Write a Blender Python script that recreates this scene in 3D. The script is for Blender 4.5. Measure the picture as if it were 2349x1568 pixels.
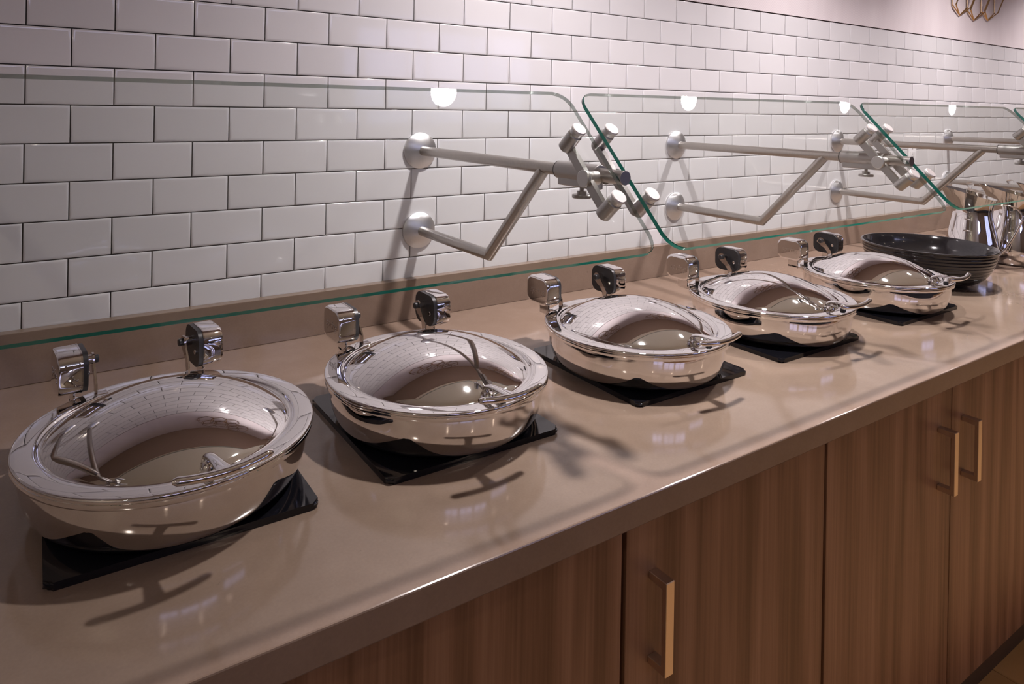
import bpy, bmesh, math, random
from mathutils import Vector, Matrix
random.seed(7)

for o in list(bpy.data.objects):
    bpy.data.objects.remove(o, do_unlink=True)
SC = bpy.context.scene
COL = SC.collection

# ------------------------------------------------------------------ camera
ZO = 0.95                      # height of the lowest full tile joint above the floor
YAW, PITCH, ROLL = 0.567693479, -0.00170489628, 0.0172664854
CAM = Vector((0.0163999, -1.57451435, 0.391482279 + ZO))
FPX, PU, PV, IW, IH = 1572.29391, 1082.56167, 246.975352, 2349.0, 1568.0
fw = Vector((math.sin(YAW) * math.cos(PITCH), math.cos(YAW) * math.cos(PITCH), math.sin(PITCH)))
rt = Vector((math.cos(YAW), -math.sin(YAW), 0))
up = rt.cross(fw)
r2 = math.cos(ROLL) * rt + math.sin(ROLL) * up
u2 = -math.sin(ROLL) * rt + math.cos(ROLL) * up
cd = bpy.data.cameras.new('camera')
cd.sensor_fit = 'HORIZONTAL'
cd.sensor_width = 36.0
cd.lens = FPX / IW * 36.0
cd.shift_x = (IW / 2 - PU) / IW
cd.shift_y = (PV - IH / 2) / IW
cd.clip_start = 0.02
co = bpy.data.objects.new('camera', cd)
COL.objects.link(co)
m = Matrix((r2, u2, -fw)).transposed().to_4x4()
m.translation = CAM
co.matrix_world = m
SC.camera = co

# ------------------------------------------------------------------ world, exposure
W = bpy.data.worlds.new('world')
SC.world = W
W.use_nodes = True
W.node_tree.nodes['Background'].inputs[0].default_value = (0.80, 0.70, 0.66, 1)
W.node_tree.nodes['Background'].inputs[1].default_value = 0.05
vs = SC.view_settings
vs.view_transform = 'Standard'
vs.look = 'None'
vs.exposure = 0.0
vs.gamma = 1.0
vs.use_curve_mapping = False
LAMP_COL = (1.0, 0.915, 0.925)
LAMP_STR = 2350.0
ROOM_STR = 62.0
HIGH = 3.4                     # ceiling of the open room beyond the lowered one over the counter
LOWY = -2.2
LAMPS = (1.18, 2.41, 3.64, 4.86)
LAMP_Y, LAMP_R, RECESS = -0.642, 0.050, 0.048
CEIL = ZO + 1.446
COUNTER = ZO - 0.154
FRONT = -0.895

# ------------------------------------------------------------------ materials
MATS = {}


def mat(name):
    m = bpy.data.materials.new(name)
    m.use_nodes = True
    return m, m.node_tree.nodes, m.node_tree.links, m.node_tree.nodes['Principled BSDF']


def simple(name, col, rough=0.5, metal=0.0, coat=0.0, spec=0.5):
    m, n, l, b = mat(name)
    b.inputs['Base Color'].default_value = (*col, 1)
    b.inputs['Roughness'].default_value = rough
    b.inputs['Metallic'].default_value = metal
    b.inputs['Coat Weight'].default_value = coat
    b.inputs['Coat Roughness'].default_value = 0.03
    b.inputs['Specular IOR Level'].default_value = spec
    MATS[name] = m
    return m


def node(n, t, **kw):
    x = n.new(t)
    for k, v in kw.items():
        setattr(x, k, v)
    return x


def coords(n, l, scale=(1, 1, 1), kind='Object'):
    tc = n.new('ShaderNodeTexCoord')
    mp = n.new('ShaderNodeMapping')
    mp.inputs['Scale'].default_value = scale
    l.new(tc.outputs[kind], mp.inputs['Vector'])
    return mp.outputs['Vector']


def noise(n, l, vec, scale, detail=4, rough=0.5):
    t = n.new('ShaderNodeTexNoise')
    t.inputs['Scale'].default_value = scale
    t.inputs['Detail'].default_value = detail
    t.inputs['Roughness'].default_value = rough
    l.new(vec, t.inputs['Vector'])
    return t.outputs['Fac']


def ramp(n, l, fac, stops):
    r = n.new('ShaderNodeValToRGB')
    e = r.color_ramp.elements
    while len(e) < len(stops):
        e.new(0.5)
    for i, (p, c) in enumerate(stops):
        e[i].position = p
        e[i].color = (*c, 1)
    l.new(fac, r.inputs['Fac'])
    return r.outputs['Color']


def bump(n, l, h, b, strength, dist=0.001):
    k = n.new('ShaderNodeBump')
    k.inputs['Strength'].default_value = strength
    k.inputs['Distance'].default_value = dist
    l.new(h, k.inputs['Height'])
    l.new(k.outputs['Normal'], b.inputs['Normal'])


def mk_materials():
    simple('chrome', (0.82, 0.80, 0.79), 0.025, 1.0)
    simple('chrome_dark', (0.60, 0.56, 0.54), 0.05, 1.0)
    simple('black_plastic', (0.012, 0.011, 0.012), 0.38)
    simple('black_glass', (0.005, 0.005, 0.007), 0.06, 0, 0.0)
    simple('black_gloss', (0.010, 0.009, 0.010), 0.12, 0, 0.3)
    simple('grout', (0.030, 0.026, 0.024), 0.9)
    simple('white_plastic', (0.72, 0.70, 0.71), 0.35)
    simple('slot_dark', (0.03, 0.03, 0.03), 0.6)
    simple('gold', (0.66, 0.45, 0.22), 0.25, 1.0)
    simple('room_wall', (0.34, 0.27, 0.22), 0.8)
    simple('ceiling', (0.74, 0.69, 0.60), 0.9)
    simple('cream_wall', (0.72, 0.68, 0.58), 0.8)
    simple('soffit', (0.30, 0.22, 0.18), 0.8)
    simple('etched', (0.76, 0.73, 0.71), 0.14, 1.0)
    simple('trim_white', (0.75, 0.74, 0.72), 0.4)
    simple('toe_kick', (0.060, 0.035, 0.020), 0.5)
    simple('carcass', (0.010, 0.007, 0.006), 0.8)
    # glazed tile: slight glaze ripple
    m, n, l, b = mat('tile')
    v = coords(n, l)
    oi = n.new('ShaderNodeObjectInfo')
    c = ramp(n, l, oi.outputs['Random'], [(0, (0.625, 0.612, 0.622)), (1, (0.675, 0.660, 0.670))])
    l.new(c, b.inputs['Base Color'])
    b.inputs['Roughness'].default_value = 0.10
    b.inputs['Coat Weight'].default_value = 0.5
    b.inputs['Coat Roughness'].default_value = 0.03
    bump(n, l, noise(n, l, v, 26, 2), b, 0.10, 0.002)
    MATS['tile'] = m
    # brushed stainless
    m, n, l, b = mat('brushed')
    v = coords(n, l, (900, 900, 14))
    f = noise(n, l, v, 1.0, 3)
    l.new(ramp(n, l, f, [(0.2, (0.36, 0.33, 0.31)), (0.8, (0.50, 0.465, 0.44))]), b.inputs['Base Color'])
    b.inputs['Metallic'].default_value = 1
    b.inputs['Roughness'].default_value = 0.30
    MATS['brushed'] = m
    simple('satin', (0.42, 0.40, 0.395), 0.34, 1.0)
    simple('satin_light', (0.62, 0.60, 0.60), 0.36, 1.0)
    simple('cap_white', (0.62, 0.58, 0.57), 0.40, 0.5)
    simple('nickel', (0.70, 0.61, 0.52), 0.36, 1.0)
    # spun aluminium rosette
    m, n, l, b = mat('spun')
    b.inputs['Base Color'].default_value = (0.74, 0.74, 0.76, 1)
    b.inputs['Metallic'].default_value = 1
    b.inputs['Roughness'].default_value = 0.40
    b.inputs['Anisotropic'].default_value = 0.5
    MATS['spun'] = m
    # stone worktop
    m, n, l, b = mat('quartz')
    v = coords(n, l)
    big = noise(n, l, v, 5.0, 6, 0.62)
    base = ramp(n, l, big, [(0.30, (0.198, 0.140, 0.105)), (0.52, (0.222, 0.159, 0.121)), (0.72, (0.252, 0.184, 0.143))])
    v2 = coords(n, l, (1, 2.2, 1))
    fl = noise(n, l, v2, 24, 5, 0.75)
    fm = ramp(n, l, fl, [(0.255, (1, 1, 1)), (0.30, (0, 0, 0))])
    mx = n.new('ShaderNodeMixRGB')
    mx.inputs[2].default_value = (0.125, 0.090, 0.070, 1)
    l.new(fm, mx.inputs[0])
    l.new(base, mx.inputs[1])
    fine = noise(n, l, v, 260, 2)
    mm = n.new('ShaderNodeMixRGB')
    mm.blend_type = 'MULTIPLY'
    mm.inputs[0].default_value = 0.35
    l.new(mx.outputs[0], mm.inputs[1])
    l.new(ramp(n, l, fine, [(0.3, (0.82, 0.82, 0.82)), (0.7, (1, 1, 1))]), mm.inputs[2])
    l.new(mm.outputs[0], b.inputs['Base Color'])
    b.inputs['Roughness'].default_value = 0.11
    b.inputs['Coat Weight'].default_value = 0.0
    MATS['quartz'] = m
    # walnut laminate, grain along z, a different cut on every door
    m, n, l, b = mat('walnut')
    tc = n.new('ShaderNodeTexCoord')
    oi = n.new('ShaderNodeObjectInfo')
    add = node(n, 'ShaderNodeVectorMath', operation='ADD')
    mul = node(n, 'ShaderNodeMath', operation='MULTIPLY')
    mul.inputs[1].default_value = 37.0
    l.new(oi.outputs['Random'], mul.inputs[0])
    cb = n.new('ShaderNodeCombineXYZ')
    l.new(mul.outputs[0], cb.inputs[0])
    l.new(tc.outputs['Object'], add.inputs[0])
    l.new(cb.outputs[0], add.inputs[1])
    mp = n.new('ShaderNodeMapping')
    mp.inputs['Scale'].default_value = (1, 1, 0.045)
    l.new(add.outputs[0], mp.inputs['Vector'])
    g1 = noise(n, l, mp.outputs['Vector'], 15, 6, 0.55)
    mp2 = n.new('ShaderNodeMapping')
    mp2.inputs['Scale'].default_value = (1, 1, 0.012)
    l.new(add.outputs[0], mp2.inputs['Vector'])
    g2 = noise(n, l, mp2.outputs['Vector'], 170, 4, 0.6)
    mp3 = n.new('ShaderNodeMapping')
    mp3.inputs['Scale'].default_value = (1, 1, 0.10)
    l.new(add.outputs[0], mp3.inputs['Vector'])
    wv = n.new('ShaderNodeTexWave')
    wv.bands_direction = 'X'
    wv.inputs['Scale'].default_value = 3.2
    wv.inputs['Distortion'].default_value = 11.0
    wv.inputs['Detail'].default_value = 3
    wv.inputs['Detail Scale'].default_value = 1.6
    l.new(mp3.outputs['Vector'], wv.inputs['Vector'])
    a1 = node(n, 'ShaderNodeMath', operation='MULTIPLY_ADD')
    a1.inputs[1].default_value = 0.36
    l.new(g1, a1.inputs[0])
    a2 = node(n, 'ShaderNodeMath', operation='MULTIPLY')
    a2.inputs[1].default_value = 0.42
    l.new(g2, a2.inputs[0])
    l.new(a2.outputs[0], a1.inputs[2])
    a3 = node(n, 'ShaderNodeMath', operation='MULTIPLY_ADD')
    a3.inputs[1].default_value = 0.20
    l.new(wv.outputs['Fac'], a3.inputs[0])
    l.new(a1.outputs[0], a3.inputs[2])
    l.new(ramp(n, l, a3.outputs[0], [(0.34, (0.128, 0.060, 0.031)), (0.50, (0.212, 0.108, 0.059)), (0.66, (0.298, 0.164, 0.096))]), b.inputs['Base Color'])
    b.inputs['Roughness'].default_value = 0.42
    b.inputs['Specular IOR Level'].default_value = 0.35
    bump(n, l, g2, b, 0.15, 0.0004)
    MATS['walnut'] = m
    # wallpaper: pale pink woven texture
    m, n, l, b = mat('wallpaper')
    v = coords(n, l, (1, 1, 1))
    ch = n.new('ShaderNodeTexChecker')
    ch.inputs['Scale'].default_value = 190
    l.new(v, ch.inputs['Vector'])
    bl = noise(n, l, coords(n, l, (1, 1, 0.25)), 9, 3)
    base = ramp(n, l, bl, [(0.3, (0.60, 0.54, 0.55)), (0.7, (0.66, 0.605, 0.61))])
    mm = n.new('ShaderNodeMixRGB')
    mm.blend_type = 'MULTIPLY'
    mm.inputs[0].default_value = 1
    l.new(base, mm.inputs[1])
    l.new(ramp(n, l, ch.outputs['Fac'], [(0, (0.93, 0.92, 0.93)), (1, (1, 1, 1))]), mm.inputs[2])
    l.new(mm.outputs[0], b.inputs['Base Color'])
    b.inputs['Roughness'].default_value = 0.7
    MATS['wallpaper'] = m
    # floor tile
    m, n, l, b = mat('floor_tile')
    f = noise(n, l, coords(n, l), 6, 4)
    l.new(ramp(n, l, f, [(0.3, (0.34, 0.185, 0.065)), (0.7, (0.42, 0.24, 0.095))]), b.inputs['Base Color'])
    b.inputs['Roughness'].default_value = 0.45
    MATS['floor_tile'] = m
    # clear sheet glass: thin faces, tinted edges
    m, n, l, b = mat('glass_face')
    n.remove(b)
    tr = n.new('ShaderNodeBsdfTransparent')
    tr.inputs[0].default_value = (0.955, 0.975, 0.965, 1)
    gl = n.new('ShaderNodeBsdfGlossy')
    gl.inputs['Roughness'].default_value = 0.0
    gl.inputs[0].default_value = (0.95, 0.98, 0.97, 1)
    fr = n.new('ShaderNodeFresnel')
    fr.inputs['IOR'].default_value = 1.5
    geo = n.new('ShaderNodeNewGeometry')
    mx = n.new('ShaderNodeMixShader')
    front = node(n, 'ShaderNodeMath', operation='SUBTRACT')
    front.inputs[0].default_value = 1.0
    l.new(geo.outputs['Backfacing'], front.inputs[1])
    fm = node(n, 'ShaderNodeMath', operation='MULTIPLY')
    l.new(fr.outputs[0], fm.inputs[0])
    l.new(front.outputs[0], fm.inputs[1])
    l.new(fm.outputs[0], mx.inputs[0])
    l.new(tr.outputs[0], mx.inputs[1])
    l.new(gl.outputs[0], mx.inputs[2])
    l.new(mx.outputs[0], n['Material Output'].inputs['Surface'])
    MATS['glass_face'] = m
    m, n, l, b = mat('glass_edge')     # polished edge: deep green from outside, smoky when seen through the pane
    b.inputs['Base Color'].default_value = (0.003, 0.034, 0.027, 1)
    b.inputs['Roughness'].default_value = 0.05
    b.inputs['Specular IOR Level'].default_value = 0.9
    tl = n.new('ShaderNodeBsdfTranslucent')
    tl.inputs[0].default_value = (0.01, 0.30, 0.22, 1)
    m1 = n.new('ShaderNodeMixShader')
    m1.inputs[0].default_value = 0.17
    l.new(b.outputs[0], m1.inputs[1])
    l.new(tl.outputs[0], m1.inputs[2])
    tr = n.new('ShaderNodeBsdfTransparent')
    tr.inputs[0].default_value = (0.42, 0.47, 0.45, 1)
    gl = n.new('ShaderNodeBsdfGlossy')
    gl.inputs['Roughness'].default_value = 0.08
    gl.inputs[0].default_value = (0.8, 0.85, 0.83, 1)
    m2 = n.new('ShaderNodeMixShader')
    m2.inputs[0].default_value = 0.2
    l.new(tr.outputs[0], m2.inputs[1])
    l.new(gl.outputs[0], m2.inputs[2])
    geo = n.new('ShaderNodeNewGeometry')
    m3 = n.new('ShaderNodeMixShader')
    l.new(geo.outputs['Backfacing'], m3.inputs[0])
    l.new(m1.outputs[0], m3.inputs[1])
    l.new(m2.outputs[0], m3.inputs[2])
    l.new(m3.outputs[0], n['Material Output'].inputs['Surface'])
    MATS['glass_edge'] = m
    m, n, l, b = mat('clear_glass')
    n.remove(b)
    g = n.new('ShaderNodeBsdfGlass')
    g.inputs['IOR'].default_value = 1.45
    g.inputs['Roughness'].default_value = 0.0
    t = n.new('ShaderNodeBsdfTransparent')
    mx = n.new('ShaderNodeMixShader')
    mx.inputs[0].default_value = 0.45
    l.new(g.outputs[0], mx.inputs[1])
    l.new(t.outputs[0], mx.inputs[2])
    l.new(mx.outputs[0], n['Material Output'].inputs['Surface'])
    MATS['clear_glass'] = m


def emis(name, col, s):
    m, n, l, b = mat(name)
    b.inputs['Base Color'].default_value = (0, 0, 0, 1)
    b.inputs['Emission Color'].default_value = (*col, 1)
    b.inputs['Emission Strength'].default_value = s
    MATS[name] = m


mk_materials()
emis('lamp_glow', LAMP_COL, LAMP_STR)
emis('room_lamp_glow', (1.0, 0.76, 0.58), ROOM_STR)
emis('window_glow', (0.52, 0.56, 1.0), 1.6)
emis('clerestory_glow', (0.62, 0.62, 1.0), 3.6)


# ------------------------------------------------------------------ helpers
def setp(o, label=None, cat=None, group=None, kind=None):
    if label: o['label'] = label
    if cat: o['category'] = cat
    if group: o['group'] = group
    if kind: o['kind'] = kind
    return o


def empty(name, loc, label, cat, group=None, rz=0):
    o = bpy.data.objects.new(name, None)
    o.empty_display_size = 0.05
    COL.objects.link(o)
    o.location = loc
    o.rotation_euler = (0, 0, rz)
    return setp(o, label, cat, group)


def mesh_of(name, bm, mats, smooth=None):
    me = bpy.data.meshes.new(name)
    bmesh.ops.recalc_face_normals(bm, faces=bm.faces)
    bm.to_mesh(me)
    bm.free()
    for k in (mats if isinstance(mats, (list, tuple)) else [mats]):
        me.materials.append(MATS[k])
    if smooth is not None:
        for p in me.polygons:
            p.use_smooth = True
        me.set_sharp_from_angle(angle=math.radians(smooth))
    return me


def link(name, me, parent=None, loc=(0, 0, 0)):
    o = bpy.data.objects.new(name, me)
    COL.objects.link(o)
    o.location = loc
    if parent is not None:
        o.parent = parent
    return o


def obj(name, bm, mats, parent=None, smooth=None, loc=(0, 0, 0)):
    return link(name, mesh_of(name, bm, mats, smooth), parent, loc)


def box(bm, x0, x1, y0, y1, z0, z1, bev=0.0, seg=2):
    r = bmesh.ops.create_cube(bm, size=1.0)
    vs_ = r['verts']
    for v in vs_:
        v.co = Vector(((x0 + x1) / 2 + v.co.x * (x1 - x0), (y0 + y1) / 2 + v.co.y * (y1 - y0), (z0 + z1) / 2 + v.co.z * (z1 - z0)))
    if bev:
        es = list({e for v in vs_ for e in v.link_edges})
        bmesh.ops.bevel(bm, geom=es, offset=bev, segments=seg, profile=0.5, affect='EDGES')


def NB():
    return bmesh.new()


def boxm(*a, **k):
    bm = NB()
    box(bm, *a, **k)
    return bm


def lathe(bm, prof, seg=64, center=(0, 0, 0), axis='Z', close=False):
    """prof: list of (r, h). axis Z up, or a 3x3 matrix whose third column is the axis."""
    M = Matrix.Identity(3) if axis == 'Z' else axis
    c = Vector(center)
    rings = []
    for r, h in prof:
        if r < 1e-6:
            rings.append([bm.verts.new(c + M @ Vector((0, 0, h)))])
        else:
            rings.append([bm.verts.new(c + M @ Vector((r * math.cos(2 * math.pi * i / seg), r * math.sin(2 * math.pi * i / seg), h))) for i in range(seg)])
    for a, b in zip(rings[:-1], rings[1:]):
        for i in range(seg):
            j = (i + 1) % seg
            if len(a) == 1 and len(b) == 1:
                continue
            if len(a) == 1:
                bm.faces.new((a[0], b[i], b[j]))
            elif len(b) == 1:
                bm.faces.new((a[i], a[j], b[0]))
            else:
                bm.faces.new((a[i], a[j], b[j], b[i]))
    return rings


def axis_m(d):
    d = Vector(d).normalized()
    t = Vector((1, 0, 0)) if abs(d.x) < 0.9 else Vector((0, 1, 0))
    x = t.cross(d).normalized()
    y = d.cross(x)
    return Matrix((x, y, d)).transposed()


def cyl(bm, p0, p1, r, seg=24, bev=0.0, r1=None):
    p0, p1 = Vector(p0), Vector(p1)
    L = (p1 - p0).length
    r1 = r if r1 is None else r1
    pr = [(0, 0), (r - bev, 0)] + ([(r, bev)] if bev else []) + ([(r1, L - bev)] if bev else [(r1, L)]) + ([(r1 - bev, L)] if bev else []) + [(0, L)]
    lathe(bm, pr, seg, p0, axis_m(p1 - p0))


def sweep(bm, pts, rad, seg=14, upv=(0, 0, 1), cap=True):
    """tube along pts; rad = list of (half width, half thickness)"""
    pts = [Vector(p) for p in pts]
    rings = []
    for i, p in enumerate(pts):
        t = (pts[min(i + 1, len(pts) - 1)] - pts[max(i - 1, 0)]).normalized()
        s = t.cross(Vector(upv))
        if s.length < 1e-4:
            s = t.cross(Vector((0, 1, 0)))
        s.normalize()
        nrm = s.cross(t)
        a, b = rad[i]
        rings.append([bm.verts.new(p + s * a * math.cos(2 * math.pi * k / seg) + nrm * b * math.sin(2 * math.pi * k / seg)) for k in range(seg)])
    for A, B in zip(rings[:-1], rings[1:]):
        for k in range(seg):
            bm.faces.new((A[k], A[(k + 1) % seg], B[(k + 1) % seg], B[k]))
    if cap:
        bm.faces.new(rings[0])
        bm.faces.new(rings[-1])


def catmull(pts, n=6):
    P = [Vector(p) for p in pts]
    P = [P[0] * 2 - P[1]] + P + [P[-1] * 2 - P[-2]]
    out = []
    for i in range(1, len(P) - 2):
        for k in range(n):
            t = k / n
            a, b, c, d = P[i - 1], P[i], P[i + 1], P[i + 2]
            out.append(0.5 * ((2 * b) + (c - a) * t + (2 * a - 5 * b + 4 * c - d) * t * t + (3 * b - a - 3 * c + d) * t ** 3))
    out.append(P[-2])
    return out


def extrude_poly(bm, pts, d):
    """pts: planar loop of Vectors; extrude by vector d (closed solid). returns faces front, back, sides"""
    a = [bm.verts.new(Vector(p)) for p in pts]
    b = [bm.verts.new(Vector(p) + Vector(d)) for p in pts]
    f = [bm.faces.new(a), bm.faces.new(b[::-1])]
    s = []
    for i in range(len(a)):
        j = (i + 1) % len(a)
        s.append(bm.faces.new((a[i], b[i], b[j], a[j])))
    return f, s


def rrect(w, h, r, n=6):
    out = []
    for cx, cy, a0 in ((w / 2 - r, h / 2 - r, 0), (-w / 2 + r, h / 2 - r, 90), (-w / 2 + r, -h / 2 + r, 180), (w / 2 - r, -h / 2 + r, 270)):
        for k in range(n + 1):
            a = math.radians(a0 + 90 * k / n)
            out.append((cx + r * math.cos(a), cy + r * math.sin(a)))
    return out


def copy_tree(o, parent=None, label=None):
    c = o.copy()
    COL.objects.link(c)
    c.parent = parent
    if label:
        c['label'] = label
    for ch in list(o.children):
        copy_tree(ch, c)
    return c


# ------------------------------------------------------------------ the setting
X0, X1, YF = -1.5, 7.2, -6.0
T = 0.0762
setp(obj('floor', boxm(X0, X1, YF, 0.05, -0.08, -0.006), 'grout'), kind='structure')
FLOOR = bpy.data.objects['floor']
ftm = None
bm = NB()
box(bm, -0.1485, 0.1485, -0.1485, 0.1485, -0.010, 0.0, 0.002, 1)
ftm = mesh_of('floor_tile', bm, 'floor_tile')
ix = 0
for i in range(18):
    for j in range(8):
        link('floor_tile', ftm, FLOOR, (0.345 + 0.3 * i, -0.97 - 0.3 * j, 0))
bm = NB()
box(bm, X0, X1, LOWY, 0.05, CEIL + 0.10, CEIL + 0.15)
# plaster sheet with a round opening for every recessed downlight
mids = [X0] + [(a + b) / 2 for a, b in zip(LAMPS[:-1], LAMPS[1:])] + [X1]
for lx, xa, xb in zip(LAMPS, mids[:-1], mids[1:]):
    ya, yb_ = LOWY, 0.05
    angs = [2 * math.pi * i / 40 for i in range(40)] + [math.atan2(y - LAMP_Y, x - lx) % (2 * math.pi) for x in (xa, xb) for y in (ya, yb_)]
    ins_, out_ = [], []
    for a in sorted(angs):
        c_, s_ = math.cos(a), math.sin(a)
        tt = min([(xb - lx) / c_ if c_ > 1e-9 else 1e9, (xa - lx) / c_ if c_ < -1e-9 else 1e9, (yb_ - LAMP_Y) / s_ if s_ > 1e-9 else 1e9, (ya - LAMP_Y) / s_ if s_ < -1e-9 else 1e9])
        ins_.append(bm.verts.new((lx + LAMP_R * c_, LAMP_Y + LAMP_R * s_, CEIL)))
        out_.append(bm.verts.new((lx + tt * c_, LAMP_Y + tt * s_, CEIL)))
    for i in range(len(ins_)):
        j = (i + 1) % len(ins_)
        bm.faces.new((ins_[i], ins_[j], out_[j], out_[i]))
box(bm, X0, X1, LOWY, LOWY + 0.1, CEIL, HIGH)
box(bm, X0, X1, YF, LOWY, HIGH, HIGH + 0.1)
setp(obj('ceiling', bm, 'ceiling'), kind='structure')
setp(obj('wall_left', boxm(X0 - 0.1, X0, YF, 0.05, 0, HIGH), 'cream_wall'), kind='structure')
setp(obj('wall_right', boxm(X1, X1 + 0.1, YF, 0.05, 0, HIGH), 'room_wall'), kind='structure')
setp(obj('wall_front', boxm(X0, X1, YF - 0.1, YF, 0, HIGH), 'room_wall'), kind='structure')
setp(obj('trim_1', boxm(X0, X1, -0.42, 0.0, CEIL - 0.012, CEIL), 'soffit'), kind='structure')
WALL = setp(obj('wall_back', boxm(X0, X1, 0.0030, 0.06, 0, CEIL), 'grout'), kind='structure')
TOP = ZO + 10 * T
obj('wallpaper', boxm(X0, X1, -0.004, 0.0031, TOP + 0.0025, CEIL - 0.012), 'wallpaper', WALL)

# windows in the far wall behind the camera (daylight)
for k, wx in enumerate((-0.75, 0.65, 2.05)):
    w = setp(obj('window_%d' % (k + 1), boxm(wx - 0.6, wx + 0.6, YF, YF + 0.01, 2.72, 3.30), 'clerestory_glow'), kind='structure')
    fb = NB()
    for a in (-0.63, 0, 0.63):
        box(fb, wx + a - 0.03, wx + a + 0.03, YF, YF + 0.04, 2.66, 3.36)
    for z in (2.69, 3.33):
        box(fb, wx - 0.66, wx + 0.66, YF, YF + 0.04, z - 0.03, z + 0.03)
    obj('window_frame', fb, 'carcass', w)



wx = 4.5
w = setp(obj('window_4', boxm(wx - 1.3, wx + 1.3, YF, YF + 0.01, 1.15, 2.30), 'window_glow'), kind='structure')
fb = NB()
for a in (-1.33, -0.45, 0.45, 1.33):
    box(fb, wx + a - 0.03, wx + a + 0.03, YF, YF + 0.04, 1.09, 2.36)
for z in (1.12, 2.33):
    box(fb, wx - 1.36, wx + 1.36, YF, YF + 0.04, z - 0.03, z + 0.03)
obj('window_frame', fb, 'carcass', w)


# glazed subway tiles, running bond
def tile_bm(w, h):
    bm = NB()
    g = 0.0011
    rings = []
    for ins, dep in ((0.0, 0.0040), (0.0, -0.0008 + 0.0013), (0.0009, -0.0002), (0.0028, -0.0008), (0.0062, -0.0009)):
        a, b = w / 2 - g - ins, h / 2 - g - ins
        rings.append([bm.verts.new((sx * a, dep, sz * b)) for sx, sz in ((-1, -1), (1, -1), (1, 1), (-1, 1))])
    for A, B in zip(rings[:-1], rings[1:]):
        for i in range(4):
            bm.faces.new((A[i], A[(i + 1) % 4], B[(i + 1) % 4], B[i]))
    bm.faces.new(rings[-1])
    return bm


full = mesh_of('tile', tile_bm(2 * T, T), 'tile', 40)
BOT = ZO - 0.0515                     # top of the stone backsplash
hh = ZO - BOT
part = mesh_of('tile', tile_bm(2 * T, hh + 0.004), 'tile', 40)
cells = []
for j in range(-1, 10):
    off = 0 if j % 2 == 1 else 1      # rows alternate by half a tile
    for i in range(-10, 47):
        xc = (2 * i + 1 + off) * T
        zc = ZO + (j + 0.5) * T if j >= 0 else ZO - hh / 2 - 0.002
        cells.append((xc, zc, j))


def cam_px(p):
    d = Vector(p) - CAM
    z = d.dot(fw)
    return (PU + FPX * d.dot(r2) / z, PV - FPX * d.dot(u2) / z, z)


def visible(c):
    u, v, z = cam_px((c[0], 0, c[1]))
    return z > 0.2 and -110 < u < IW + 60 and -60 < v < IH


vis = sorted([c for c in cells if visible(c)], key=lambda c: (Vector((c[0], 0, c[1])) - CAM).length)[:300]
vset = set(vis)
for xc, zc, j in vis:
    o = link('tile', full if j >= 0 else part, WALL, (xc, 0, zc))
    o.rotation_euler = (random.gauss(0, 0.0022), random.gauss(0, 0.0006), random.gauss(0, 0.0022))
bm = NB()
for c in cells:
    if c in vset:
        continue
    t = tile_bm(2 * T, T if c[2] >= 0 else hh + 0.004)
    me = bpy.data.meshes.new('tmp')
    rx, rz = random.gauss(0, 0.002), random.gauss(0, 0.002)
    t.transform(Matrix.Translation((c[0], 0, c[1])) @ Matrix.Rotation(rx, 4, 'X') @ Matrix.Rotation(rz, 4, 'Z'))
    t.to_mesh(me)
    t.free()
    bm.from_mesh(me)
    bpy.data.meshes.remove(me)
setp(obj('distant_tiles', bm, 'tile', WALL, 40), kind='stuff')

# ------------------------------------------------------------------ counter
CX0, CX1 = -1.499, 5.6
setp(obj('backsplash', boxm(CX0, CX1, -0.022, 0.0028, COUNTER, BOT, bev=0.0015), 'quartz'),
     'low taupe stone backsplash along the foot of the tiled wall', 'backsplash')
setp(obj('worktop', boxm(CX0, CX1, FRONT, 0.0028, COUNTER - 0.041, COUNTER, bev=0.0022), 'quartz'),
     'long beige stone worktop carrying the chafing dishes', 'worktop')

DY = FRONT + 0.022                     # door faces
CB = COUNTER - 0.041


def door(parent, x0, x1, side):
    d = obj('door', boxm(x0 + 0.0015, x1 - 0.0015, DY, DY + 0.019, 0.050, CB - 0.006, bev=0.0008, seg=1), 'walnut', parent)
    hx = x0 + 0.056 if side < 0 else x1 - 0.056
    hb = NB()
    z0, z1 = ZO - 0.420, ZO - 0.285
    w, th, dp = 0.0085, 0.0055, 0.034
    # square bow handle as one bent bar
    prof = [(DY, z1), (DY - dp, z1), (DY - dp, z0), (DY, z0), (DY, z0 + 2 * th), (DY - dp + 2 * th - 0.004, z0 + 2 * th), (DY - dp + 2 * th - 0.004, z1 - 2 * th), (DY, z1 - 2 * th)]
    extrude_poly(hb, [Vector((hx - w, y, z)) for y, z in prof], (2 * w, 0, 0))
    bmesh.ops.bevel(hb, geom=hb.edges[:], offset=0.0008, segments=1, affect='EDGES')
    obj('handle', hb, 'nickel', d)


def cabinet(x0, x1, splits, sides, label):
    c = empty('base_cabinet', ((x0 + x1) / 2, DY, 0), label, 'cabinet', 'walnut base cabinets under the worktop')
    inv = Matrix.Translation((-(x0 + x1) / 2, -DY, 0))
    c2 = []
    g = 0.003
    c2.append(obj('body', boxm(x0 + g, x1 - g, DY + 0.020, -0.02, 0.050, CB), 'carcass', c))
    tk = obj('toe_kick', boxm(x0, x1, DY + 0.006, DY + 0.03, 0.0, 0.050), 'toe_kick', c)
    edges = [x0 + g] + splits + [x1 - g]
    for a, b, s in zip(edges[:-1], edges[1:], sides):
        door(c, a, b, s)
    for ch in c.children:
        ch.location = (-(x0 + x1) / 2, -DY, 0)
    return c


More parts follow.
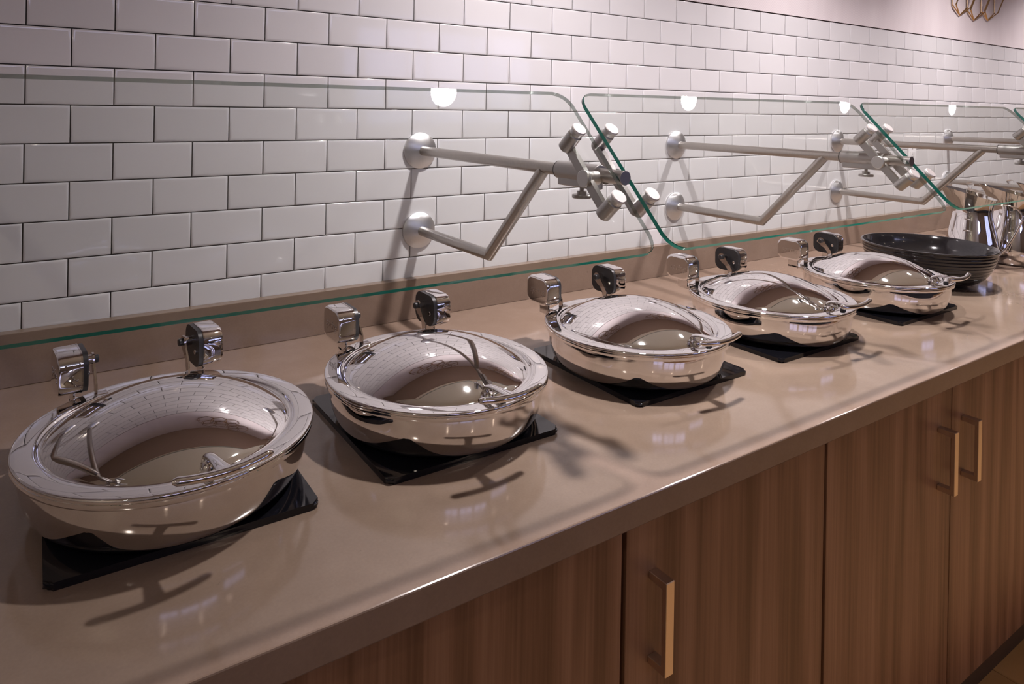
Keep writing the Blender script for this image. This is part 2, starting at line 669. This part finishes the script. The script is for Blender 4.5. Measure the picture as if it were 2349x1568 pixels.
cabinet(-0.825, -0.305, [], [-1], 'single-door walnut cabinet at the worktop end by the cream side wall')
cabinet(-0.305, 0.215, [], [-1], 'single-door walnut cabinet under the chafing dish farthest from the black bowl')
cabinet(0.215, 0.735, [], [-1], 'single-door walnut cabinet under the chafing dish fourth from the black bowl')
cabinet(0.735, 1.245, [], [-1], 'single-door walnut cabinet under the middle chafing dish of the five')
cabinet(1.245, 2.235, [1.738], [1, -1], 'double-door walnut cabinet under the two chafing dishes closest to the black bowl')
cabinet(2.235, 3.225, [2.73], [1, -1], 'double-door walnut cabinet under the black bowl and steel pitchers')

# ------------------------------------------------------------------ chafing dishes
CHX = [0.187, 0.617, 1.104, 1.572, 2.068]
CHY = -0.534
ORD = ['fifth', 'fourth', 'third', 'second', 'first']


def chafer_label(k):
    return ['round mirror-steel chafing dish fifth from the black bowl, at the end of the row',
            'round mirror-steel chafing dish fourth from the black bowl',
            'round mirror-steel chafing dish in the middle of the row of five',
            'round mirror-steel chafing dish second from the black bowl',
            'round mirror-steel chafing dish right beside the black bowl'][k]


def plate_label(k):
    return ['black glass hot plate under the chafing dish fifth from the black bowl',
            'black glass hot plate under the chafing dish fourth from the black bowl',
            'black glass hot plate under the middle chafing dish of the five',
            'black glass hot plate under the chafing dish second from the black bowl',
            'black glass hot plate under the chafing dish beside the black bowl'][k]


PH = 0.0095
bm = NB()
lp = rrect(0.318, 0.324, 0.010, 5)
extrude_poly(bm, [Vector((x, y, 0)) for x, y in lp], (0, 0, PH))
es = [e for e in bm.edges if abs(e.verts[0].co.z - e.verts[1].co.z) < 1e-6]
bmesh.ops.bevel(bm, geom=es, offset=0.0032, segments=3, affect='EDGES')
bm.normal_update()
tf = [f for f in bm.faces if abs(f.normal.z) > 0.99 and f.calc_area() > 0.05]
bmesh.ops.inset_region(bm, faces=tf, thickness=0.002)
plate_me = mesh_of('hot_plate', bm, 'black_glass', 40)
PX = [0.190, 0.608, 1.112, 1.547, 2.060]
for k, px in enumerate(PX):
    o = link('hot_plate', plate_me, None, (px, -0.5275, COUNTER))
    setp(o, plate_label(k), 'hot plate', 'hot plates under the chafing dishes')


def sm_prof(pts, n=5):
    return [(p.x, p.y) for p in catmull([(a, b, 0) for a, b in pts], n)]


def make_chafer():
    root = empty('chafing_dish', (0, 0, 0), chafer_label(0), 'chafing dish', 'chafing dishes on the worktop')
    # pan: heights above the counter
    outer = sm_prof([(0.147, PH), (0.157, PH + 0.0010), (0.167, PH + 0.0055), (0.1750, PH + 0.0145), (0.1805, PH + 0.0280), (0.1838, 0.052), (0.1850, 0.0690), (0.1852, 0.0775)], 6)
    prof = [(0.0, PH), (0.06, PH)] + outer + [(0.1852, 0.0780), (0.1905, 0.0782), (0.1925, 0.0792), (0.1932, 0.0810), (0.1932, 0.0860), (0.1925, 0.0868), (0.178, 0.0868), (0.172, 0.083), (0.165, 0.06), (0.12, 0.02), (0.0, 0.018)]
    bm = NB()
    lathe(bm, prof, 128)
    obj('pan', bm, 'chrome', root, 38)
    # lid
    r0, h0, H = 0.1560, 0.0920, 0.049
    R = (r0 * r0 + H * H) / (2 * H)
    dome = [(r0 * math.sin(a) if False else r0 * a, h0 + math.sqrt(R * R - (r0 * a) ** 2) - (R - H)) for a in [k / 30 for k in range(31)]]
    rim = sm_prof([(0.1572, 0.0906), (0.1590, 0.0892), (0.1612, 0.0888), (0.1634, 0.0898), (0.1650, 0.0916), (0.1668, 0.0926), (0.1690, 0.0930)], 4) + [(0.1760, 0.0930), (0.1840, 0.0928), (0.1905, 0.0926), (0.1918, 0.0924), (0.1929, 0.0918), (0.1935, 0.0907), (0.1936, 0.0890), (0.1934, 0.0873)]
    bm = NB()
    lathe(bm, dome + rim + [(0.185, 0.0872)], 128)
    lid = obj('lid', bm, 'chrome', root, 50)
    # handle: curled post, arched strap and curved grip bar in front (-y)
    bm = NB()
    path = catmull([(0, -0.1545, 0.0915), (0, -0.1500, 0.0980), (0, -0.1505, 0.1035), (0, -0.1560, 0.1085), (0, -0.1670, 0.1115), (0, -0.1810, 0.1132), (0, -0.1955, 0.1145), (0, -0.2100, 0.1158), (0, -0.2210, 0.1165)], 5)
    n = len(path)
    rad = []
    for i in range(n):
        t = i / (n - 1)
        w = 0.0064 if t < 0.55 else 0.0064 + 0.0055 * ((t - 0.55) / 0.45) ** 1.6
        th = 0.0055 - 0.0025 * min(1, t / 0.5)
        rad.append((th, w))
    sweep(bm, path, rad, 16, (1, 0, 0))
    # swap widths: strap is wide in x
    obj('handle_strap', bm, 'chrome', lid, 60)
    bm = NB()
    arc = []
    rr = []
    for i in range(25):
        t = -1 + 2 * i / 24
        a = math.radians(-90 + 15.2 * t)
        arc.append((0.2220 * math.cos(a), 0.2220 * math.sin(a), 0.1170 + 0.0035 * t * t))
        e = 1 - max(0, abs(t) - 0.93) / 0.07 * 0.45
        rr.append((0.0058 * e, 0.0050 * e))
    sweep(bm, arc, rr, 14)
    obj('handle', bm, 'chrome', lid, 60)
    bm = NB()
    lathe(bm, [(0, 0.1005), (0.006, 0.1000), (0.0085, 0.0965), (0.009, 0.092), (0.0095, 0.088)], 20, (0, -0.1560, 0))
    obj('handle_post', bm, 'chrome', lid, 50)
    bm = NB()
    lathe(bm, [(0, 0.0985), (0.0048, 0.0980), (0.0062, 0.0955), (0.0062, 0.0925)], 18, (0.012, -0.1785, 0))
    obj('bumper', bm, 'black_plastic', lid, 50)
    # hinges
    yb, hb = 0.188, 0.1310
    for s in (-1, 1):
        def P(x, y, z):
            return Vector((s * x, yb + y, hb + z))
        lp = rrect(0.068, 0.053, 0.017, 6)
        bm = NB()
        rings = []
        for x, ins in ((0.0895, 0), (0.1170, 0), (0.1200, 0.0010), (0.1212, 0.0028), (0.1212, 0.0060)):
            q = rrect(0.077 - 2 * ins, 0.062 - 2 * ins, 0.020 - ins, 7)
            rings.append([bm.verts.new(P(x, a, b)) for a, b in q])
        for A, B in zip(rings[:-1], rings[1:]):
            for i in range(len(A)):
                j = (i + 1) % len(A)
                bm.faces.new((A[i], A[j], B[j], B[i]))
        bm.faces.new(rings[0])
        bm.faces.new(rings[-1])
        hs = obj('hinge_housing', bm, 'chrome', root, 35)
        bm = NB()
        extrude_poly(bm, [P(0.0905, a, b) for a, b in rrect(0.0782, 0.0632, 0.0206, 7)], (-s * 0.0022, 0, 0))
        obj('housing_trim', bm, 'chrome_dark', hs, 35)
        bm = NB()
        extrude_poly(bm, [P(0.0885, a, b) for a, b in rrect(0.0762, 0.0612, 0.0196, 7)], (-s * 0.0075, 0, 0))
        obj('hinge_plate', bm, 'black_plastic', hs, 35)
        for yy, zz in ((-0.024, -0.004), (0.022, 0.002)):
            bm = NB()
            cyl(bm, P(0.0815, yy, zz), P(0.0775, yy, zz), 0.0042, 14, 0.001)
            obj('screw', bm, 'chrome', hs, 35)
        bm = NB()
        cyl(bm, P(0.082, 0.006, 0.007), P(0.0685, 0.006, 0.007), 0.0078, 20, 0.0006)
        obj('pivot', bm, 'chrome_dark', hs, 35)
        bm = NB()
        cyl(bm, P(0.0690, 0.006, 0.007), P(0.0600, 0.006, 0.007), 0.0062, 18, 0.001)
        obj('pivot_cap', bm, 'black_plastic', hs, 35)
        # lid arm: flat strip, eye round the pivot, dropping to the lid rim
        eye = [(0.006 + 0.0105 * math.cos(math.radians(a)), 0.007 + 0.0105 * math.sin(math.radians(a))) for a in range(-20, 230, 25)]
        pl = eye + [(-0.005, -0.004), (-0.010, -0.010), (-0.0265, -0.022), (-0.0285, -0.0385), (-0.0180, -0.0385), (-0.0150, -0.0235), (0.002, -0.014), (0.010, -0.006)]
        pl = [(-0.0285, -0.0385), (-0.0275, -0.0215), (-0.0085, 0.0015), (-0.0045, 0.0080)]
        top = [(0.006 + 0.0105 * math.cos(math.radians(a)), 0.007 + 0.0105 * math.sin(math.radians(a))) for a in range(170, -70, -24)]
        low = [(0.004, -0.0085), (-0.004, -0.0125), (-0.0125, -0.0215), (-0.0165, -0.0265), (-0.0175, -0.0385)]
        bm = NB()
        extrude_poly(bm, [P(0.0700, a, b) for a, b in pl + top + low], (-s * 0.0030, 0, 0))
        bmesh.ops.triangulate(bm, faces=[f for f in bm.faces if len(f.verts) > 4])
        arm = obj('lid_arm', bm, 'chrome_dark', root, 30)
        bm = NB()
        box(bm, min(s * 0.052, s * 0.070), max(s * 0.052, s * 0.070), yb - 0.030, yb - 0.016, hb - 0.0400, hb - 0.0370, 0.0008, 1)
        obj('arm_foot', bm, 'chrome_dark', arm, 30)
        # upright and ear that carry the housing on the pan
        bm = NB()
        box(bm, min(s * 0.0945, s * 0.0985), max(s * 0.0945, s * 0.0985), yb - 0.015, yb + 0.017, 0.0745, hb - 0.020, 0.0008, 1)
        sup = obj('hinge_upright', bm, 'chrome', root, 30)
        bm = NB()
        extrude_poly(bm, [Vector((s * x, y, 0.0775)) for x, y in ((0.0985, yb + 0.017), (0.0985, yb - 0.015), (0.118, yb - 0.052), (0.062, yb - 0.030), (0.040, yb + 0.002))], (0, 0, 0.0032))
        obj('hinge_ear', bm, 'chrome', sup, 30)
        if s < 0:
            cu = bpy.data.curves.new('logo', 'FONT')
            cu.body = 'spring'
            cu.size = 0.021
            cu.shear = 0.25
            cu.align_x = 'CENTER'
            cu.align_y = 'CENTER'
            cu.extrude = 0.00015
            to = bpy.data.objects.new('logo_tmp', cu)
            COL.objects.link(to)
            bpy.context.view_layer.update()
            me = bpy.data.meshes.new_from_object(to.evaluated_get(bpy.context.evaluated_depsgraph_get()))
            bpy.data.objects.remove(to, do_unlink=True)
            # text plane facing -x : text right = -y, up = +z
            me.transform(Matrix(((0, 0, -1, -0.1214), (-1, 0, 0, yb), (0, 1, 0, hb), (0, 0, 0, 1))))
            me.materials.clear()
            me.materials.append(MATS['etched'])
            link('logo', me, hs)
    return root


ch0 = make_chafer()
for k, x in enumerate(CHX):
    c = ch0 if k == 0 else copy_tree(ch0, None, chafer_label(k))
    c['label'] = chafer_label(k)
    c.location = (x, CHY, COUNTER)
    c.rotation_euler = (0, 0, [0.105, 0.02, 0.0, 0.0, 0.03][k])

# ------------------------------------------------------------------ sneeze guard brackets and glass
BX = [-0.115, 0.861, 1.834, 2.808, 3.781]
PTOP, PBOT = Vector((0, -0.592, ZO + 0.418)), Vector((0, -0.8275, ZO + 0.1670))   # upper and lower edge of the panes
PDIR = (PBOT - PTOP).normalized()
PC = (PTOP + PBOT) / 2
NRM = Vector((0, PDIR.z, -PDIR.y))
GTH = 0.0078


def make_bracket():
    root = empty('guard_bracket', (0, 0, 0), 'x', 'bracket', 'brushed steel brackets holding the glass guard')
    RZ, LZ = ZO + 0.275, ZO + 0.069
    rr = 0.0122
    M = axis_m((0, -1, 0))
    for z in (RZ, LZ):
        bm = NB()
        lathe(bm, [(0.046, 0.0), (0.0465, 0.001), (0.0465, 0.006), (0.0450, 0.0072), (0.0135, 0.0225), (0.0, 0.0225)], 64, (0, 0, z), M)
        obj('wall_rosette', bm, 'spun', root, 35)
    bm = NB()
    cyl(bm, (0, -0.016, RZ), (0, -0.735, RZ), rr, 32)
    rod = obj('upper_rod', bm, 'brushed', root, 35)
    bm = NB()
    cyl(bm, (0, -0.735, RZ), (0, -0.7375, RZ), rr + 0.0004, 32, 0.0006)
    obj('end_cap', bm, 'satin', rod, 35)
    # lower rod with mitred corner into the brace
    bm = NB()
    sg = 28
    A, B, Cc = Vector((0, -0.016, LZ)), Vector((0, -0.330, LZ - 0.002)), Vector((0, -0.517, RZ - 0.004))
    d1, d2 = (B - A).normalized(), (Cc - B).normalized()
    bis = (d1 + d2).normalized()
    rings = []
    xs = Vector((1, 0, 0))
    for P_, dd, tgt in ((A, d1, None), (B, d1, bis), (B, d2, bis), (Cc, d2, None)):
        nn = xs.cross(dd)
        ring = []
        for k in range(sg):
            a = 2 * math.pi * k / sg
            p = P_ + xs * rr * math.cos(a) + nn * rr * math.sin(a)
            if tgt is not None:
                p += dd * ((P_ - p).dot(tgt) / dd.dot(tgt))
            ring.append(bm.verts.new(p))
        rings.append(ring)
    for a, b in ((0, 1), (2, 3)):
        for k in range(sg):
            bm.faces.new((rings[a][k], rings[a][(k + 1) % sg], rings[b][(k + 1) % sg], rings[b][k]))
    bmesh.ops.remove_doubles(bm, verts=bm.verts[:], dist=1e-5)
    obj('lower_rod', bm, 'brushed', root, 35)
    # sleeve with keel
    bm = NB()
    cyl(bm, (0, -0.566, RZ), (0, -0.676, RZ), 0.0172, 36, 0.0008)
    box(bm, -0.010, 0.010, -0.674, -0.570, RZ - 0.0275, RZ - 0.008, 0.002, 1)
    sl = obj('sleeve', bm, 'satin', root, 35)
    bm = NB()
    cyl(bm, (0, -0.5635, RZ), (0, -0.5662, RZ), 0.0168, 36)
    obj('sleeve_gasket', bm, 'black_plastic', sl, 35)
    bm = NB()
    cyl(bm, (0, -0.628, RZ - 0.026), (0, -0.628, RZ - 0.038), 0.0040, 16)
    cyl(bm, (0, -0.628, RZ - 0.034), (0, -0.628, RZ - 0.041), 0.0090, 24, 0.0006)
    cyl(bm, (0, -0.628, RZ - 0.0405), (0, -0.628, RZ - 0.047), 0.0175, 32, 0.0012)
    obj('thumb_screw', bm, 'satin', root, 35)
    # two clamp arms, each with two stand-offs
    upc, loc = PC - PDIR * 0.078, PC + PDIR * 0.068
    for s in (-1, 1):
        sx = s * 0.0390
        d = (loc - upc).normalized()
        off = -NRM * 0.0385
        bm = NB()
        a, b = upc + off, loc + off
        w, th = 0.0085, 0.0048
        pts = []
        for k in range(9):
            t = math.radians(90 + 180 * k / 8)
            pts.append(a + d * (w * math.cos(t)) + NRM * (w * math.sin(t)))
        for k in range(9):
            t = math.radians(-90 + 180 * k / 8)
            pts.append(b + d * (w * math.cos(t)) + NRM * (w * math.sin(t)))
        ax = s * 0.0335
        extrude_poly(bm, [p + Vector((ax - th, 0, 0)) for p in pts], (2 * th, 0, 0))
        arm = obj('clamp_arm', bm, 'satin', root, 35)
        mid = (a + b) / 2
        bm = NB()
        cyl(bm, (ax + s * 0.003, mid.y, mid.z), (ax + s * 0.0105, mid.y, mid.z), 0.0155, 32, 0.0014)
        cyl(bm, (s * 0.010, mid.y, mid.z), (ax, mid.y, mid.z), 0.0125, 24)
        obj('pivot_disc', bm, 'satin_light', arm, 35)
        for c in (upc, loc):
            q = Vector((sx, c.y, c.z))
            bm = NB()
            cyl(bm, q - NRM * 0.0440, q - NRM * (GTH / 2), 0.0134, 36, 0.0022)
            so = obj('standoff', bm, 'satin', root, 35)
            bm = NB()
            cyl(bm, q + NRM * (GTH / 2), q + NRM * (GTH / 2 + 0.0065), 0.0137, 36, 0.0014)
            obj('standoff_cap', bm, 'cap_white', so, 35)
            bm = NB()
            cyl(bm, q + NRM * (GTH / 2 - 0.0005), q - NRM * (GTH / 2 - 0.0005), 0.0118, 24)
            obj('standoff_bolt', bm, 'satin_light', so, 35)
    return root


br0 = make_bracket()
BL = ['brushed steel guard bracket nearest the chafing dish fifth from the black bowl',
      'brushed steel guard bracket between the middle and the fourth chafing dish from the bowl',
      'brushed steel guard bracket between the two chafing dishes closest to the black bowl',
      'brushed steel guard bracket on the wall behind the black bowl and pitchers',
      'brushed steel guard bracket at the far end past the pitchers']
for k, x in enumerate(BX):
    b = br0 if k == 0 else copy_tree(br0)
    b['label'] = BL[k]
    b.location = (x, 0, 0)


def make_pane(w):
    bm = NB()
    H = (PBOT - PTOP).length
    lp = rrect(w, H, 0.032, 8)
    pts = [Vector((x, PC.y, PC.z)) + PDIR * (-y) - NRM * (GTH / 2) for x, y in lp]
    f, s = extrude_poly(bm, pts, NRM * GTH)
    be = [e for e in bm.edges if len(e.link_faces) == 2 and any(x in f for x in e.link_faces)]
    for x in s:
        x.material_index = 1
    bmesh.ops.bevel(bm, geom=be, offset=0.0010, segments=1, affect='EDGES')
    for x in bm.faces:
        if abs(abs(x.normal.dot(NRM)) - 1) > 0.01:
            x.material_index = 1
    return bm


GL = ['tilted clear glass guard pane over the two chafing dishes farthest from the bowl',
      'tilted clear glass guard pane over the middle and second chafing dishes from the bowl',
      'tilted clear glass guard pane over the chafing dish beside the bowl and the bowl',
      'tilted clear glass guard pane over the steel pitchers']
for k in range(4):
    a, b = BX[k] + 0.0155, BX[k + 1] - 0.0135
    o = obj('glass_guard', make_pane(b - a), ['glass_face', 'glass_edge'], None, 25, ((a + b) / 2, 0, 0))
    setp(o, GL[k], 'glass pane', 'glass panes of the sneeze guard')

# ------------------------------------------------------------------ ribbed black bowl
bm = NB()
HB, RB = 0.122, 0.190
pr = [(0.0, 0.004), (0.070, 0.004), (0.074, 0.0), (0.080, 0.0), (0.083, 0.004)]
NP = 90
for i in range(NP + 1):
    t = i / NP
    a = math.radians(4 + 80 * t)
    r = 0.083 + (RB - 0.002 - 0.083) * math.sin(a) ** 0.80
    h = 0.004 + (HB - 0.010) * (1 - math.cos(a)) / (1 - math.cos(math.radians(84)))
    if 0.10 < t < 0.97:
        r += 0.0007 * math.sin(2 * math.pi * h / 0.0100)
    pr.append((r, h))
pr += [(RB, HB - 0.005), (RB + 0.0015, HB - 0.002), (RB, HB), (RB - 0.004, HB), (RB - 0.006, HB - 0.003)]
for i in range(1, 20):
    t = 1 - i / 20
    a = math.radians(4 + 80 * t)
    pr.append(((RB - 0.007) * math.sin(a) ** 0.8 * 0.99, 0.010 + (HB - 0.016) * (1 - math.cos(a)) / (1 - math.cos(math.radians(84)))))
pr.append((0, 0.010))
lathe(bm, pr, 112)
setp(obj('serving_bowl', bm, 'black_gloss', None, 40, (2.500, -0.483, COUNTER)), 'large ribbed black serving bowl beside the chafing dishes', 'bowl')


# ------------------------------------------------------------------ steel pitchers
def make_pitcher():
    root = empty('water_pitcher', (0, 0, 0), 'x', 'pitcher', 'polished steel pitchers on the worktop')
    prof = sm_prof([(0.062, 0.0), (0.069, 0.004), (0.077, 0.022), (0.0815, 0.048), (0.0795, 0.082), (0.0735, 0.118), (0.0665, 0.150), (0.0610, 0.176), (0.0590, 0.194), (0.0605, 0.210), (0.0660, 0.230), (0.0730, 0.245)], 4)
    bm = NB()
    seg = 72
    n = len(prof)
    rings = lathe(bm, [(0, 0.002), (0.05, 0.002)] + prof, seg)
    inner = lathe(bm, [(r - 0.0018, h) for r, h in prof[::-1]] + [(0.05, 0.008), (0, 0.008)], seg)
    bmesh.ops.remove_doubles(bm, verts=bm.verts[:], dist=1e-6)
    # pull the mouth out to a spout (+y) and tilt it up there
    for v in bm.verts:
        if v.co.z > 0.19:
            k = min(1, (v.co.z - 0.19) / 0.055)
            c = v.co.y / max(0.02, math.hypot(v.co.x, v.co.y))
            v.co.z += k * (0.016 + 0.020 * c)
            if c > 0.4:
                f = ((c - 0.4) / 0.6) ** 2 * k
                v.co.y += 0.034 * f
                v.co.x *= 1 - 0.25 * f
                v.co.z += 0.006 * f
    obj('body', bm, 'chrome', root, 40)
    bm = NB()
    path = catmull([(0, -0.064, 0.224), (0, -0.092, 0.227), (0, -0.124, 0.219), (0, -0.142, 0.197), (0, -0.141, 0.174), (0, -0.120, 0.118), (0, -0.094, 0.066), (0, -0.079, 0.044)], 6)
    sweep(bm, path, [(0.0035, 0.0085)] * len(path), 12, (1, 0, 0))
    obj('handle', bm, 'chrome', root, 50)
    return root


p0 = make_pitcher()
PL = [((2.905, -0.452), 'polished steel pitcher next to the black bowl'),
      ((3.085, -0.515), 'polished steel pitcher standing second from the black bowl'),
      ((3.285, -0.565), 'polished steel pitcher standing third from the black bowl')]
for k, ((x, y), lab) in enumerate(PL):
    p = p0 if k == 0 else copy_tree(p0)
    p['label'] = lab
    p.location = (x, y, COUNTER)
    p.rotation_euler = (0, 0, math.radians(20))


def glass_jar(x, y, s, label):
    root = empty('glass_jar', (x, y, COUNTER), label, 'jar')
    bm = NB()
    lathe(bm, [(0, 0.003), (0.05, 0.0), (0.062, 0.004), (0.065, 0.02), (0.065, 0.165), (0.058, 0.180), (0.058, 0.190), (0.055, 0.190), (0.055, 0.178), (0.0615, 0.163), (0.0615, 0.02), (0.055, 0.008), (0, 0.008)], 48)
    obj('body', bm, 'clear_glass', root, 40)
    bm = NB()
    lathe(bm, [(0.060, 0.190), (0.062, 0.193), (0.050, 0.203), (0.020, 0.210), (0.008, 0.213), (0.007, 0.219), (0.014, 0.227), (0.015, 0.234), (0.009, 0.241), (0, 0.242)], 40)
    obj('lid', bm, 'clear_glass', root, 50)


glass_jar(3.60, -0.17, 1, 'clear glass jar with a knobbed glass lid behind the pitchers')
glass_jar(3.95, -0.20, 1, 'clear glass jar with a knobbed lid, farthest along the worktop')

# ------------------------------------------------------------------ wall outlet
ox, oz = 3.428, ZO + 0.185
r = empty('wall_outlet', (ox, 0, oz), 'white electrical outlet on the tiles behind the black bowl', 'outlet')
bm = boxm(-0.036, 0.036, -0.0060, 0.002, -0.0585, 0.0585, bev=0.002)
obj('cover_plate', bm, 'white_plastic', r, 40)
bm = boxm(-0.0165, 0.0165, -0.0080, -0.004, -0.033, 0.033, bev=0.0006, seg=1)
ins = obj('socket_insert', bm, 'white_plastic', r, 40)
for zz in (-0.020, 0.020):
    bm = NB()
    box(bm, -0.0075, -0.0055, -0.0084, -0.0075, zz - 0.003, zz + 0.006)
    box(bm, 0.0055, 0.0075, -0.0084, -0.0075, zz - 0.003, zz + 0.006)
    cyl(bm, (0, -0.0075, zz - 0.008), (0, -0.0084, zz - 0.008), 0.0022, 12)
    obj('socket', bm, 'slot_dark', ins)
for zz in (-0.0035, 0.0035):
    obj('test_button', boxm(-0.006, 0.006, -0.0090, -0.0075, zz - 0.002, zz + 0.002), 'trim_white', ins)
for zz in (-0.048, 0.048):
    bm = NB()
    cyl(bm, (0, -0.0055, zz), (0, -0.0068, zz), 0.003, 12)
    obj('screw', bm, 'satin_light', r)


# ------------------------------------------------------------------ gold hexagon wall sculptures
def hex_pts(cx, cz, R_, y):
    return [Vector((cx + R_ * math.sin(math.radians(60 * k)), y, cz - R_ * math.cos(math.radians(60 * k)))) for k in range(6)]


def sculpture(x, z, cells_, label):
    root = empty('wall_sculpture', (x, 0, z), label, 'wall decor', 'gold wire hexagon sculptures on the wallpaper')
    S = 0.091
    for (cx, cz, tilt) in cells_:
        bm = NB()
        back = hex_pts(cx, cz, S, -0.010)
        front = []
        for k, p in enumerate(back):
            hgt = (p.z - (cz - S)) / (2 * S)
            front.append(Vector((p.x + tilt * 0.018 * hgt, -0.010 - 0.055 * hgt, p.z)))
        for k in range(6):
            j = (k + 1) % 6
            for q in (back, front):
                sweep(bm, [q[k], q[j]], [(0.0032, 0.0032)] * 2, 4, (0, 1, 0))
        obj('hexagon', bm, 'gold', root)
    return root


HX = 0.0788 * 2
cells_a = [(0, 0, 1), (HX, -0.011, 1), (HX / 2, 0.137, -1), (1.5 * HX, 0.137, 1), (-HX / 2, 0.137, 1), (2 * HX, 0.0, 1), (2.5 * HX, 0.137, -1), (HX, 0.274, 1)]
cells_b = [(0, 0, 1), (HX, 0, -1), (2 * HX, 0, 1), (HX / 2, 0.137, 1), (1.5 * HX, 0.137, -1), (2.5 * HX, 0.137, 1), (3.5 * HX, 0.137, 1), (3 * HX, 0.274, 1)]
sculpture(0.60, ZO + 1.01, cells_b, 'gold wire hexagon cluster above the chafing dish second farthest from the bowl')
sculpture(2.05, ZO + 1.03, cells_a, 'gold wire hexagon cluster above the chafing dish beside the black bowl')
sculpture(3.862, ZO + 0.974, cells_a, 'gold wire hexagon cluster on the wallpaper past the steel pitchers')


# ------------------------------------------------------------------ recessed downlights
def downlight(name, x, y, glow, label, group, rad, z, rec):
    root = empty(name, (x, y, z), label, 'ceiling light', group)
    bm = NB()
    lathe(bm, [(rad - 0.001, 0.0), (rad, -0.005), (rad + 0.018, -0.005), (rad + 0.022, -0.002), (rad + 0.022, 0.0)], 40)
    obj('trim_ring', bm, 'trim_white', root, 40)
    if rec:
        bm = NB()
        lathe(bm, [(rad - 0.001, -0.001), (rad - 0.003, rec + 0.002)], 40)
        obj('reflector', bm, 'satin_light', root, 40)
    bm = NB()
    lathe(bm, [(0, rec - 0.0005), (rad - 0.0025, rec - 0.0005)], 32)
    obj('lens', bm, glow, root)


for k, x in enumerate(LAMPS):
    downlight('counter_downlight', x, LAMP_Y, 'lamp_glow',
              ['round recessed ceiling downlight above the middle chafing dish', 'round recessed ceiling downlight above the black bowl',
               'round recessed ceiling downlight past the steel pitchers', 'round recessed ceiling downlight at the far end of the worktop'][k], 'downlights over the worktop', LAMP_R, CEIL, RECESS)
emis('aisle_lamp_glow', (1.0, 0.86, 0.74), 220.0)
downlight('aisle_downlight', -0.95, -1.75, 'aisle_lamp_glow', 'recessed downlight in the lowered ceiling by the cream side wall', 'downlights over the aisle', 0.05, CEIL, -0.003)
RL = [['near the lowered ceiling by the left wall', 'near the lowered ceiling, second from the left wall', 'near the lowered ceiling, second from the right wall', 'near the lowered ceiling by the right wall'],
      ['near the windows by the left wall', 'near the windows, second from the left wall', 'near the windows, second from the right wall', 'near the windows by the right wall']]
for a, y in enumerate((-3.0, -4.8)):
    for b, x in enumerate((-0.8, 1.2, 3.2, 5.2)):
        downlight('room_downlight', x, y, 'room_lamp_glow', 'recessed downlight ' + RL[a][b], 'downlights over the open floor', 0.06, HIGH, -0.003)
